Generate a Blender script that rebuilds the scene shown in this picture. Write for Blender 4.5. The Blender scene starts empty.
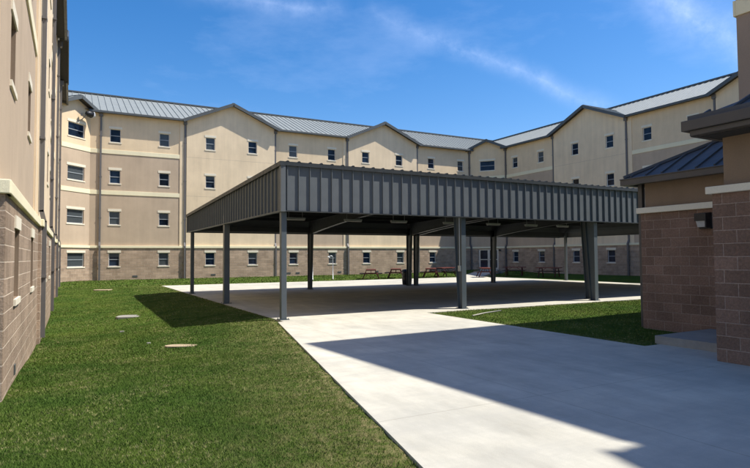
import bpy, math, random
import numpy as np
from mathutils import Vector, Matrix
random.seed(7)
S = bpy.context.scene
COL = S.collection
R = math.radians

# ------------------------------------------------------------------ materials
def newmat(name):
    m = bpy.data.materials.new(name); m.use_nodes = True
    nt = m.node_tree; b = nt.nodes['Principled BSDF']
    return m, nt, b
def N(nt, t, **k):
    n = nt.nodes.new(t)
    for a, v in k.items():
        if a.startswith('i_'):
            n.inputs[a[2:].replace('_', ' ')].default_value = v
        else: setattr(n, a, v)
    return n
def L(nt, a, b): nt.links.new(a, b)
def rgb(c): return (c[0], c[1], c[2], 1)
def noise(nt, co, scale, detail=4, rough=.55):
    n = N(nt, 'ShaderNodeTexNoise'); n.inputs['Scale'].default_value = scale
    n.inputs['Detail'].default_value = detail; n.inputs['Roughness'].default_value = rough
    L(nt, co, n.inputs['Vector']); return n.outputs['Fac']
def mapr(nt, f, a, b, c, d):
    n = N(nt, 'ShaderNodeMapRange'); 
    for i, v in zip(('From Min', 'From Max', 'To Min', 'To Max'), (a, b, c, d)): n.inputs[i].default_value = v
    L(nt, f, n.inputs['Value']); return n.outputs['Result']
def mixc(nt, f, a, b, mode='MIX'):
    n = N(nt, 'ShaderNodeMix', data_type='RGBA', blend_type=mode)
    if isinstance(f, (int, float)): n.inputs[0].default_value = f
    else: L(nt, f, n.inputs[0])
    for s, v in ((6, a), (7, b)):
        if isinstance(v, tuple): n.inputs[s].default_value = rgb(v)
        else: L(nt, v, n.inputs[s])
    return n.outputs[2]
def mathn(nt, op, a, b=0.0):
    n = N(nt, 'ShaderNodeMath', operation=op)
    for i, v in ((0, a), (1, b)):
        if isinstance(v, (int, float)): n.inputs[i].default_value = v
        else: L(nt, v, n.inputs[i])
    return n.outputs[0]
def bump(nt, b, h, dist, strength=1.0):
    n = N(nt, 'ShaderNodeBump'); n.inputs['Distance'].default_value = dist; n.inputs['Strength'].default_value = strength
    L(nt, h, n.inputs['Height']); L(nt, n.outputs['Normal'], b.inputs['Normal'])
def geo(nt): return N(nt, 'ShaderNodeNewGeometry').outputs['Position']
def stretch(nt, co, s):
    m = N(nt, 'ShaderNodeMapping'); m.inputs['Scale'].default_value = s; L(nt, co, m.inputs['Vector']); return m.outputs[0]

def mat_block(name, c1, c2, mortar, bw=.406, bh=.203, ms=.010, rough_h=.032):
    m, nt, b = newmat(name)
    uv = N(nt, 'ShaderNodeUVMap').outputs[0]
    br = N(nt, 'ShaderNodeTexBrick', offset=.5)
    br.inputs['Scale'].default_value = 1; br.inputs['Brick Width'].default_value = bw; br.inputs['Row Height'].default_value = bh
    br.inputs['Mortar Size'].default_value = ms; br.inputs['Mortar Smooth'].default_value = .25; br.inputs['Bias'].default_value = 0
    br.inputs['Color1'].default_value = rgb(c1); br.inputs['Color2'].default_value = rgb(c2); br.inputs['Mortar'].default_value = rgb(mortar)
    # uneven joints
    g = geo(nt)
    wob = N(nt, 'ShaderNodeTexNoise'); wob.inputs['Scale'].default_value = 5; L(nt, g, wob.inputs['Vector'])
    vm = N(nt, 'ShaderNodeVectorMath', operation='MULTIPLY_ADD'); L(nt, wob.outputs['Color'], vm.inputs[0])
    vm.inputs[1].default_value = (.008, .008, 0); L(nt, uv, vm.inputs[2]); L(nt, vm.outputs[0], br.inputs['Vector'])
    n1 = noise(nt, g, 26, 6, .7); n2 = noise(nt, g, 110, 4, .7); n3 = noise(nt, g, 1.3, 4)
    v = mapr(nt, n1, .25, .75, .72, 1.25); col = mixc(nt, 1, br.outputs['Color'], _grey(nt, v), 'MULTIPLY')
    v2 = mapr(nt, n2, .2, .8, .8, 1.2); col = mixc(nt, 1, col, _grey(nt, v2), 'MULTIPLY')
    v3 = mapr(nt, n3, .3, .7, .8, 1.12); col = mixc(nt, 1, col, _grey(nt, v3), 'MULTIPLY')
    L(nt, col, b.inputs['Base Color']); b.inputs['Roughness'].default_value = .95; b.inputs['Specular IOR Level'].default_value = .15
    inv = mathn(nt, 'SUBTRACT', 1, br.outputs['Fac'])
    h = mathn(nt, 'MULTIPLY', inv, mathn(nt, 'ADD', .5, mathn(nt, 'ADD', mathn(nt, 'MULTIPLY', n1, 1.2), mathn(nt, 'MULTIPLY', n2, .35))))
    bump(nt, b, h, rough_h); return m
def _grey(nt, v):
    c = N(nt, 'ShaderNodeCombineColor'); 
    for i in range(3): L(nt, v, c.inputs[i])
    return c.outputs[0]
def mat_stucco(name, c, var=.08, streak=.06):
    m, nt, b = newmat(name); g = geo(nt)
    col = (c[0], c[1], c[2])
    n1 = noise(nt, g, .7, 5, .6); v = mapr(nt, n1, .3, .7, 1 - var, 1 + var)
    st = noise(nt, stretch(nt, g, (3.5, 3.5, .25)), 1, 5, .6); v2 = mapr(nt, st, .35, .75, 1 + streak * .4, 1 - streak)
    nf = noise(nt, g, 60, 3); v3 = mapr(nt, nf, .3, .7, .95, 1.05)
    o = mixc(nt, 1, col, _grey(nt, v), 'MULTIPLY'); o = mixc(nt, 1, o, _grey(nt, v2), 'MULTIPLY'); o = mixc(nt, 1, o, _grey(nt, v3), 'MULTIPLY')
    L(nt, o, b.inputs['Base Color']); b.inputs['Roughness'].default_value = .95; b.inputs['Specular IOR Level'].default_value = .1
    bump(nt, b, noise(nt, g, 140, 4), .004); return m
def mat_metal(name, c, rough=.45, metallic=0.0, var=.08, spec=.4):
    m, nt, b = newmat(name); g = geo(nt)
    n1 = noise(nt, g, 1.7, 5, .65); v = mapr(nt, n1, .3, .7, 1 - var, 1 + var)
    o = mixc(nt, 1, c, _grey(nt, v), 'MULTIPLY'); L(nt, o, b.inputs['Base Color'])
    b.inputs['Metallic'].default_value = metallic; b.inputs['Specular IOR Level'].default_value = spec
    L(nt, mapr(nt, noise(nt, g, 6, 4), .3, .7, rough - .08, rough + .1), b.inputs['Roughness'])
    bump(nt, b, noise(nt, g, 2.2, 3), .004); return m
def mat_concrete(name, c, joints=True):
    m, nt, b = newmat(name); g = geo(nt)
    n1 = noise(nt, g, .35, 6, .65); n2 = noise(nt, stretch(nt, g, (1, .35, 1)), 2.2, 6, .7); n3 = noise(nt, g, 90, 3, .7)
    o = mixc(nt, mapr(nt, n1, .35, .65, 0, 1), (c[0] * .78, c[1] * .79, c[2] * .81), (c[0] * 1.06, c[1] * 1.05, c[2] * 1.03))
    o = mixc(nt, 1, o, _grey(nt, mapr(nt, n2, .3, .7, 1.08, .78)), 'MULTIPLY')
    o = mixc(nt, 1, o, _grey(nt, mapr(nt, n3, .2, .8, .9, 1.08)), 'MULTIPLY')
    # sweeping water marks
    w = noise(nt, stretch(nt, g, (.25, 1.1, 1)), 1.1, 7, .75)
    o = mixc(nt, mapr(nt, w, .48, .62, 0, .6), o, (c[0] * .7, c[1] * .71, c[2] * .74))
    sp = noise(nt, g, 7, 8, .8); o = mixc(nt, mapr(nt, sp, .68, .74, 0, .3), o, (c[0] * .55, c[1] * .53, c[2] * .5))
    h = mathn(nt, 'ADD', mathn(nt, 'MULTIPLY', n3, .5), n2)
    if joints:
        br = N(nt, 'ShaderNodeTexBrick', offset=0); br.inputs['Scale'].default_value = 1
        br.inputs['Brick Width'].default_value = 4.6; br.inputs['Row Height'].default_value = 3.45
        br.inputs['Mortar Size'].default_value = .008; br.inputs['Mortar Smooth'].default_value = .1
        mp = N(nt, 'ShaderNodeMapping'); mp.inputs['Location'].default_value = (-.3, 1.9, 0); L(nt, g, mp.inputs[0]); L(nt, mp.outputs[0], br.inputs['Vector'])
        o = mixc(nt, mathn(nt, 'MULTIPLY', br.outputs['Fac'], .4), o, (c[0] * .38, c[1] * .37, c[2] * .35))
    L(nt, o, b.inputs['Base Color']); b.inputs['Roughness'].default_value = .88; b.inputs['Specular IOR Level'].default_value = .2
    bump(nt, b, h, .004); return m
def mat_plain(name, c, rough=.6, metallic=0., spec=.4):
    m, nt, b = newmat(name); g = geo(nt)
    o = mixc(nt, 1, c, _grey(nt, mapr(nt, noise(nt, g, 9, 4), .3, .7, .88, 1.1)), 'MULTIPLY'); L(nt, o, b.inputs['Base Color'])
    b.inputs['Roughness'].default_value = rough; b.inputs['Metallic'].default_value = metallic; b.inputs['Specular IOR Level'].default_value = spec
    return m
def mat_glass(name, c, rough=.04):
    m, nt, b = newmat(name); g = geo(nt)
    L(nt, mixc(nt, mapr(nt, noise(nt, g, .9, 3), .35, .65, 0, 1), (c[0] * .4, c[1] * .4, c[2] * .4), (c[0] * 1.7, c[1] * 1.7, c[2] * 1.7)), b.inputs['Base Color'])
    b.inputs['Roughness'].default_value = rough; b.inputs['IOR'].default_value = 1.36; b.inputs['Specular IOR Level'].default_value = .28
    bump(nt, b, noise(nt, g, 1.2, 2), .01); return m
def mat_lawn(name):
    m, nt, b = newmat(name); g = geo(nt)
    n1 = noise(nt, g, .55, 5, .6); n2 = noise(nt, g, 9, 6, .75); n3 = noise(nt, stretch(nt, g, (1, .6, 1)), 60, 4, .8); n4 = noise(nt, g, 2.6, 7, .75)
    o = mixc(nt, mapr(nt, n1, .35, .65, 0, 1), GREEN_A, GREEN_B)
    o = mixc(nt, mapr(nt, n4, .56, .72, 0, .6), o, GREEN_C)
    o = mixc(nt, 1, o, _grey(nt, mapr(nt, n2, .25, .75, .7, 1.3)), 'MULTIPLY')
    o = mixc(nt, 1, o, _grey(nt, mapr(nt, n3, .25, .75, .55, 1.4)), 'MULTIPLY')
    # worn straw-coloured soil hugging the pavement edges, towards the path
    att = N(nt, 'ShaderNodeVertexColor', layer_name='edge').outputs['Color']
    sep = N(nt, 'ShaderNodeSeparateColor'); L(nt, att, sep.inputs[0])
    k = mathn(nt, 'MULTIPLY', sep.outputs[0], mapr(nt, noise(nt, g, 6, 6, .8), .42, .6, .1, 1))
    o = mixc(nt, k, o, STRAW)
    L(nt, o, b.inputs['Base Color']); b.inputs['Roughness'].default_value = 1; b.inputs['Specular IOR Level'].default_value = .05
    bump(nt, b, mathn(nt, 'ADD', n3, n2), .03); return m
GREEN_A = (.046, .090, .014); GREEN_B = (.086, .124, .020); GREEN_C = (.11, .125, .03); STRAW = (.30, .24, .12)
M = {}
M['block_light'] = mat_block('pale split face block', (.51, .375, .27), (.385, .28, .20), (.60, .48, .365))
M['block_red'] = mat_block('red brown split face block', (.335, .212, .152), (.245, .155, .11), (.385, .28, .215), ms=.008)
M['cream'] = mat_stucco('cream stucco', (.75, .595, .405), .08, .09)
M['tan'] = mat_stucco('tan stucco', (.72, .56, .37))
M['pink'] = mat_stucco('pinkish tan stucco', (.49, .38, .275))
M['trim'] = mat_stucco('pale cream trim', (.80, .72, .50), .04, .03)
M['cast'] = mat_stucco('cast stone sill', (.74, .67, .53), .04, .02)
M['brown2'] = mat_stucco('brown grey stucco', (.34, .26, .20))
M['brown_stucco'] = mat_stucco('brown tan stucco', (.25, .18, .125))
M['roof'] = mat_metal('grey green standing seam', (.24, .255, .245), .6, 0, .08, .25)
M['roof_dark'] = mat_metal('blue grey metal roof', (.085, .088, .096), .62, 0.0, .14, .22)
M['trimdark'] = mat_metal('dark grey gutter', (.085, .09, .088), .45)
M['gutter_brown'] = mat_metal('dark bronze gutter', (.075, .068, .064), .4)
M['soffit'] = mat_plain('dark soffit', (.05, .045, .042), .8)
M['downspout'] = mat_metal('grey downspout', (.13, .12, .115), .45)
M['canopy'] = mat_metal('charcoal painted panel', (.12, .13, .137), .52, 0, .06, .28)
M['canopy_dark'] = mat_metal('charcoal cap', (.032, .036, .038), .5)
M['steel'] = mat_metal('dark grey painted steel', (.085, .10, .11), .42, 0, .1, .5)
M['steel_shade'] = mat_metal('shade darkened rafter steel', (.045, .05, .055), .5)  # column steel painted darker, deepening the shade under the pavilion roof
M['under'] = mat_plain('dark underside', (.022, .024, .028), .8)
M['conc'] = mat_concrete('concrete paving', (.565, .53, .445))
M['conc2'] = mat_concrete('old concrete', (.36, .34, .30), False)
M['glass'] = mat_glass('dark window glass', (.012, .022, .04))
M['glass2'] = mat_glass('darker window glass', (.006, .009, .014), .1)
M['blind'] = mat_plain('drawn blind behind glass', (.055, .065, .07), .25, 0, .4)
M['white'] = mat_plain('white frame', (.72, .72, .70), .5)
M['rail'] = mat_plain('grey sash rail', (.35, .38, .40), .5)
M['black'] = mat_plain('black plastic', (.012, .012, .014), .45)
M['red'] = mat_plain('dark red coated steel', (.075, .016, .013), .5)
M['redtop'] = mat_plain('faded red table top', (.15, .04, .03), .6)
M['lens'] = mat_plain('milky lens', (.5, .5, .5), .3)
M['soil'] = mat_plain('bare soil', (.36, .28, .18), .95)
M['galv'] = mat_metal('galvanised', (.45, .47, .48), .4, .6)

# ------------------------------------------------------------------ object helpers
RL = {}   # root world locations
def rootloc(o):
    while o is not None and o.parent is not None: o = o.parent
    return RL.get(o.name, Vector((0, 0, 0))) if o is not None else Vector((0, 0, 0))
class MB:
    def __init__(s): s.v = []; s.f = []; s.m = []
    def poly(s, pts, mi=0):
        i = len(s.v); s.v += [tuple(map(float, p)) for p in pts]; s.f.append(tuple(range(i, i + len(pts)))); s.m.append(mi)
    def hexa(s, p, mi=0):   # p: 8 pts bottom 4 then top 4
        i = len(s.v); s.v += [tuple(map(float, q)) for q in p]
        for f in ((3, 2, 1, 0), (4, 5, 6, 7), (0, 1, 5, 4), (1, 2, 6, 5), (2, 3, 7, 6), (3, 0, 4, 7)):
            s.f.append(tuple(i + k for k in f)); s.m.append(mi)
    def box(s, x0, x1, y0, y1, z0, z1, mi=0):
        s.hexa([(x0, y0, z0), (x1, y0, z0), (x1, y1, z0), (x0, y1, z0), (x0, y0, z1), (x1, y0, z1), (x1, y1, z1), (x0, y1, z1)], mi)
    def bar(s, a, b, w, h, up=(0, 0, 1), mi=0):
        a = Vector(a); b = Vector(b); d = (b - a).normalized(); u = Vector(up)
        if abs(d.dot(u)) > .98: u = Vector((0, 1, 0))
        sd = d.cross(u).normalized() * w / 2; u2 = sd.cross(d).normalized() * h / 2
        s.hexa([a - sd - u2, a + sd - u2, b + sd - u2, b - sd - u2, a - sd + u2, a + sd + u2, b + sd + u2, b - sd + u2], mi)
    def tube(s, pts, r, n=10, mi=0, cap=True):
        pts = [Vector(p) for p in pts]; rs = r if isinstance(r, (list, tuple)) else [r] * len(pts); rings = []
        for i, p in enumerate(pts):
            d = (pts[min(i + 1, len(pts) - 1)] - pts[max(i - 1, 0)]).normalized()
            a = Vector((0, 0, 1)) if abs(d.z) < .9 else Vector((1, 0, 0))
            u = d.cross(a).normalized(); w = d.cross(u).normalized(); base = len(s.v)
            for k in range(n):
                t = 2 * math.pi * k / n; q = p + (u * math.cos(t) + w * math.sin(t)) * rs[i]; s.v.append(tuple(q))
            rings.append(base)
        for a, b in zip(rings, rings[1:]):
            for k in range(n): s.f.append((a + k, a + (k + 1) % n, b + (k + 1) % n, b + k)); s.m.append(mi)
        if cap:
            s.f.append(tuple(rings[0] + k for k in range(n))); s.m.append(mi)
            s.f.append(tuple(rings[-1] + k for k in reversed(range(n)))); s.m.append(mi)
    def build(s, name, mats, parent=None, smooth=False, bevel=0, local=False):
        me = bpy.data.meshes.new(name); V = np.array(s.v, float)
        off = Vector((0, 0, 0)) if local else rootloc(parent)
        Vl = V - np.array(off)
        me.from_pydata(Vl.tolist(), [], s.f)
        mats = mats if isinstance(mats, (list, tuple)) else [mats]
        for m in mats: me.materials.append(M[m])
        me.polygons.foreach_set('material_index', s.m)
        uvl = me.uv_layers.new(name='UVMap'); 
        uv = np.zeros(len(me.loops) * 2)
        for p in me.polygons:
            n = p.normal
            if abs(n.z) > .8: t = (1, 0, 0); w = (0, 1, 0)
            else:
                k = math.hypot(n.x, n.y); 
                t = (abs(n.y) / k, -n.x / k * (1 if n.y >= 0 else -1), 0) if abs(n.y) > 1e-4 else (0, 1, 0)
                w = (0, 0, 1)
            for li in p.loop_indices:
                q = V[me.loops[li].vertex_index]
                uv[2 * li] = q[0] * t[0] + q[1] * t[1]; uv[2 * li + 1] = q[0] * w[0] + q[1] * w[1] + q[2] * w[2]
        uvl.data.foreach_set('uv', uv)
        if smooth: me.polygons.foreach_set('use_smooth', [True] * len(me.polygons))
        o = bpy.data.objects.new(name, me); COL.objects.link(o)
        if parent is not None: o.parent = parent
        if bevel:
            md = o.modifiers.new('bevel', 'BEVEL'); md.width = bevel; md.segments = 2; md.limit_method = 'ANGLE'
        return o
def thing(name, label, cat, loc=(0, 0, 0), group=None):
    o = bpy.data.objects.new(name, None); o.empty_display_size = .3; COL.objects.link(o)
    o.location = loc; RL[o.name] = Vector(loc); o['label'] = label; o['category'] = cat
    if group: o['group'] = group
    return o
def tag(o, label, cat, group=None):
    o['label'] = label; o['category'] = cat
    if group: o['group'] = group
    return o
def struct(o): o['kind'] = 'structure'; return o

# ------------------------------------------------------------------ facade system
class Fac:
    """local frame on a wall plane: u along the wall, z up, d outward"""
    def __init__(s, O, T, Nn): s.O = Vector((O[0], O[1], 0)); s.T = Vector((T[0], T[1], 0)).normalized(); s.N = Vector((Nn[0], Nn[1], 0)).normalized()
    def P(s, u, z, d=0): return s.O + s.T * u + s.N * d + Vector((0, 0, z))
    def box(s, mb, u0, u1, z0, z1, d0, d1, mi=0):
        mb.hexa([s.P(u0, z0, d0), s.P(u1, z0, d0), s.P(u1, z0, d1), s.P(u0, z0, d1), s.P(u0, z1, d0), s.P(u1, z1, d0), s.P(u1, z1, d1), s.P(u0, z1, d1)], mi)
    def ang(s): return math.atan2(s.T.y, s.T.x)
FH = 3.05; WZ0 = 1.10; WZ1 = 2.08; BR = 2.43
EAVE = 12.37; SL = .435
def holed(mb, F, u0, u1, z0, z1, d, holes, depth, matf=lambda z: 0, extra=(), jam=None):
    us = sorted({u0, u1} | {h[0] for h in holes} | {h[1] for h in holes}); us = [u for u in us if u0 <= u <= u1]
    zs = sorted({z0, z1} | {h[2] for h in holes} | {h[3] for h in holes} | set(extra)); zs = [z for z in zs if z0 <= z <= z1]
    for a, b in zip(us, us[1:]):
        for c, e in zip(zs, zs[1:]):
            uc, zc = (a + b) / 2, (c + e) / 2
            if any(h[0] < uc < h[1] and h[2] < zc < h[3] for h in holes): continue
            mb.poly([F.P(a, c, d), F.P(b, c, d), F.P(b, e, d), F.P(a, e, d)], matf(zc))
    for h in holes:
        zb, zt = max(h[2], z0), min(h[3], z1)
        if zt <= zb: continue
        k = matf((zb + zt) / 2) if jam is None else jam
        for uu in (h[0], h[1]): mb.poly([F.P(uu, zb, d), F.P(uu, zb, d - depth), F.P(uu, zt, d - depth), F.P(uu, zt, d)], k)
        for zz in (zb, zt): mb.poly([F.P(h[0], zz, d), F.P(h[1], zz, d), F.P(h[1], zz, d - depth), F.P(h[0], zz, d - depth)], k)

_wcache = {}
def window(parent, F, u, z0, d, w=.72, h=.98, pane='glass', fr=0.0):
    """window part + pane, sill, lintel as sub-parts; local origin at the opening's bottom centre on the wall face"""
    key = (w, h, pane, fr)
    if key not in _wcache:
        f = MB(); t = .035
        for a in (-w / 2, w / 2 - t): f.box(a, a + t, -.135, -.085, 0, h)
        f.box(-w / 2 + t, w / 2 - t, -.135, -.085, 0, t); f.box(-w / 2 + t, w / 2 - t, -.135, -.085, h - t, h)
        p = MB(); zs = h - t - fr * (h - 2 * t)
        if fr < .99: p.box(-w / 2 + t, w / 2 - t, -.125, -.115, t, zs)
        if fr > .01: p.box(-w / 2 + t, w / 2 - t, -.125, -.115, zs, h - t, 1)
        r = MB(); r.box(-w / 2 + t, w / 2 - t, -.114, -.08, h / 2 - .02, h / 2 + .02)
        s = MB(); s.box(-w / 2 - .07, w / 2 + .07, -.03, .032, -.09, -.002)
        l = MB(); l.box(-w / 2 - .09, w / 2 + .09, -.03, .022, h + .002, h + .18)
        obs = [f.build('window', 'white', None, local=True), p.build('pane', [pane, 'blind'], None, local=True), r.build('sash_rail', 'rail', None, local=True),
               s.build('sill', 'cast', None, local=True, bevel=.008), l.build('lintel', 'cast', None, local=True, bevel=.008)]
        _wcache[key] = [(o.name, o.data, bool(o.modifiers)) for o in obs]
        for o in obs: bpy.data.objects.remove(o)
    par = None
    for i, (n, me, bv) in enumerate(_wcache[key]):
        o = bpy.data.objects.new(n.split('.')[0], me); COL.objects.link(o)
        if i == 0:
            o.parent = parent; q = F.P(u, z0, d) - rootloc(parent); o.location = q
            # local +y must be the outward normal, local x the tangent (mirrored when needed)
            M3 = Matrix((F.T, F.N, Vector((0, 0, 1)))).transposed()
            if M3.determinant() < 0: M3 = Matrix((-F.T, F.N, Vector((0, 0, 1)))).transposed()
            o.rotation_euler = M3.to_euler(); par = o
        else: o.parent = par
    return par

def downspout(parent, F, u, d_up, d_low, z_top=EAVE, z_bot=.05, w=.13, mat='downspout'):
    mb = MB()
    F.box(mb, u - w / 2, u + w / 2, BR + .38, z_top, d_up + .015, d_up + .115)
    a = F.P(u, BR + .42, d_up + .065); b = F.P(u, BR + .12, d_low + .075)
    mb.bar(a, b, w, .10, up=F.N)
    F.box(mb, u - w / 2, u + w / 2, z_bot, BR + .16, d_low + .025, d_low + .125)
    for z in (1.2, 4.6, 7.6, 10.6):
        dd = d_low + .02 if z < BR else d_up + .01
        F.box(mb, u - w / 2 - .035, u + w / 2 + .035, z, z + .06, dd - .008, dd + .112)
    F.box(mb, u - .13, u + .13, z_top - .30, z_top - .02, d_up + .01, d_up + .2)
    return mb.build('downspout', mat, parent)

def segment(parent, F, u0, u1, d, kind, wins, wide=(), jamb_shade=None, pinkm='pink', base='block_light', zb=-.5, door=None, pil=0, floors=4, blinds=0.04):
    """wall segment: brick base, band, stucco with floors"""
    dB = d + .09
    hs = []
    for u in wins:
        for k in range(floors): hs.append((u - .36, u + .36, WZ0 + FH * k, WZ1 + FH * k))
    for u, ks in wide:
        for k in ks: hs.append((u - .74, u + .74, WZ0 + FH * k, WZ1 + FH * k))
    hb = [h for h in hs if h[2] < BR]
    if door: hb.append((door[0] - door[1], door[0] + door[1], door[2], door[3]))
    mb = MB(); holed(mb, F, u0, u1, zb, BR, dB, hb, .15, jam=jamb_shade)  # left wing jambs take a darker brown that stands in for reveal shade
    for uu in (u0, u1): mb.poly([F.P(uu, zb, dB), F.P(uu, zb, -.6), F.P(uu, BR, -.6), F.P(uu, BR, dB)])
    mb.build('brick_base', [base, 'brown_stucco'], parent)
    mb = MB(); F.box(mb, u0 - (.05 if kind != 'x' else 0), u1 + .05, BR, BR + .17, -.3, dB + .055); mb.build('string_course', 'trim', parent, bevel=.012)
    hu = [h for h in hs if h[2] > BR]
    mb = MB(); ex = (6.35, 6.66, 9.37, 9.68)
    if kind == 'gable':
        ex = (6.48, 6.5, 9.53, 9.55); mf = lambda z: 1 if (6.48 < z < 6.5 or 9.53 < z < 9.55) else 0
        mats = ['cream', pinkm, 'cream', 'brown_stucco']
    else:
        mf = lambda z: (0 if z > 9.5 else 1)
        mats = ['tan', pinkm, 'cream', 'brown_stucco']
    holed(mb, F, u0, u1, BR + .17, EAVE, d, hu, .15, mf, ex, jam=3 if jamb_shade else None)  # upper jambs likewise: shade of the openings put into a brown colour
    for uu in (u0, u1): mb.poly([F.P(uu, BR, d), F.P(uu, BR, -.6), F.P(uu, EAVE, -.6), F.P(uu, EAVE, d)], 0)
    if kind == 'gable' or kind == 'corner':
        uc = (u0 + u1) / 2; zw = EAVE - .075 + .3 * SL; mb.poly([F.P(u0, EAVE, d), F.P(u1, EAVE, d), F.P(u1, zw, d), F.P(uc, zw + (u1 - u0) / 2 * SL, d), F.P(u0, zw, d)], 0)
    mb.build('gable_wall' if kind in ('gable', 'corner') else 'wall', mats, parent)
    if kind != 'gable':
        for z0, z1 in ((6.35, 6.66), (9.37, 9.68)):
            mb = MB(); F.box(mb, u0 + (pil if pil < 0 else 0) * 0, u1, z0, z1, d - .02, d + .035); mb.build('string_course', 'trim', parent, bevel=.01)
    if pil:
        a, b = (u1 - pil, u1) if pil > 0 else (u0, u0 - pil)
        mb = MB(); F.box(mb, a, b, BR + .171, EAVE, d - .02, d + .045); mb.build('pilaster', 'cream', parent)
    rs = random.Random(int(u0 * 100) + int(d * 10))
    for u in wins:
        for k in range(floors):
            window(parent, F, u, WZ0 + FH * k, dB if k == 0 else d, pane=rs.choice(('glass', 'glass', 'glass2')), fr=rs.choice((0, 0, 0, 0, .3, .5, .5, 1.0)))
    for u, ks in wide:
        for k in ks: window(parent, F, u, WZ0 + FH * k, dB if k == 0 else d, w=1.48, pane='glass' if k > 2 else 'blind')

def ribs_plane(mb, a0, a1, b0f, b1f, P, step=.46, h=.045, w=.035, mi=0):
    """ribs at constant a from b0f(a) to b1f(a) on surface P(a,b)"""
    n = int((a1 - a0) / step)
    for i in range(n + 1):
        a = a0 + (i + .5) * (a1 - a0) / (n + 1)
        b0, b1 = b0f(a), b1f(a)
        if b1 - b0 < .15: continue
        p, q = Vector(P(a, b0)), Vector(P(a, b1)); mb.bar(p + Vector((0, 0, h / 2)), q + Vector((0, 0, h / 2)), w, h)

def gable_roof(parent, F, u0, u1, d, back, over=.42, side=.30, mat='roof', eave=EAVE):
    """small cross gable over a bay; ridge runs inward"""
    uc = (u0 + u1) / 2; half = (u1 - u0) / 2 + side; zt = eave - .06 + half * SL; z0 = eave - .06
    df = d + over
    mb = MB(); th = .10
    for sg in (-1, 1):
        e0 = F.P(uc + sg * half, z0, df); pk = F.P(uc, zt, df); pb = F.P(uc, zt, d - back); eb = F.P(uc + sg * half, z0, d - .1)
        up = Vector((0, 0, th))
        mb.poly([e0, pk, pb, eb]); mb.poly([e0 + up, pk + up, pb + up, eb + up])
        mb.poly([e0, e0 + up, eb + up, eb]); mb.poly([e0, pk, pk + up, e0 + up])
        n = max(2, int((back + over) / .46))
        for i in range(n):
            dd = df - .2 - i * (back + over - .3) / n
            # valley clip
            t = 0 if dd > d - .1 else min(1, (d - .1 - dd) / (back - .1))
            p = F.P(uc, zt, dd); q0 = F.P(uc + sg * half, z0, dd); q = p.lerp(q0, 1 - t)
            if (p - q).length > .2: mb.bar(p + Vector((0, 0, th + .02)), q + Vector((0, 0, th + .02)), .035, .04)
    rf = mb.build('gable_roof', mat, parent)
    tr = MB()
    for sg in (-1, 1):
        a = F.P(uc + sg * (half + .03), z0 + .0, df + .02); b = F.P(uc, zt + .015, df + .02); tr.bar(a, b, .05, .24, up=(0, 0, 1))
    tr.build('rake_trim', 'trimdark', rf)
    sf = MB()
    for sg in (-1, 1):
        sf.poly([F.P(uc + sg * half, z0 - .01, df), F.P(uc, zt - .01, df), F.P(uc, zt - .01, d + .002), F.P(uc + sg * half, z0 - .01, d + .002)])
    sf.build('soffit', 'soffit', rf)
    rc = MB(); rc.bar(F.P(uc, zt + th + .02, df), F.P(uc, zt + th + .02, d - back), .2, .05); rc.build('ridge_cap', 'trimdark', rf)
    return rf

def gutter(parent, F, u0, u1, d, over=.36, eave=EAVE):
    mb = MB(); F.box(mb, u0, u1, eave - .10, eave + .07, d + over, d + over + .13)
    o = mb.build('gutter', 'trimdark', parent, bevel=.02)
    s = MB(); F.box(s, u0, u1, eave - .03, eave - .005, d - .02, d + over); s.build('soffit', 'soffit', o)
def eave_lamp(): pass

# ================================================================== GROUND
SX0, SX1, SY0, SY1 = 4.85, 29.4, 13.95, 36.1            # pavilion slab
def pathL(y): return 4.85 - (14.66 - y) * .2204         # left edge of the wide walkway
def in_pave(x, y, m=0.0):
    if SX0 - m < x < SX1 + m and SY0 - m < y < SY1 + m: return True
    if y < 14.7 and x > pathL(y) - m:
        if y > 13.42 - 0 and x < 9.25 + m: return True
        if 6.72 < y <= 13.45: return x < 9.2 + (y - 6.72) * .0 + m
        if y <= 6.72 + m: return True
    if 26.4 < x < 37.9 and 35.5 < y < 45.4:
        c = (x - 27.9) * .81 - (y - 35.6)
        if abs(c) < 1.5 + m: return True
    return False
def sm(a, b, t):
    t = min(1, max(0, (t - a) / (b - a))); return t * t * (3 - 2 * t)
def lawnz(x, y):
    k = sm(7.5, 16, y) * (1 - sm(26, 36, y))
    z = -.012 - .36 * k * (1 - sm(-.9, 4.9, x))
    z += .012 * math.sin(x * 1.7 + y * .6) * math.sin(y * .9 - x * .4) * sm(0, 1.5, abs(x - 4.9)) 
    if y > 36: z += .10 * sm(36.5, 44, y) + (.12 * sm(26, 36, x) * sm(37, 43, y))
    if x > 29.6: z += .10 * sm(29.6, 37, x)
    if in_pave(x, y, .02): z = min(z, -.04)
    return z
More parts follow.
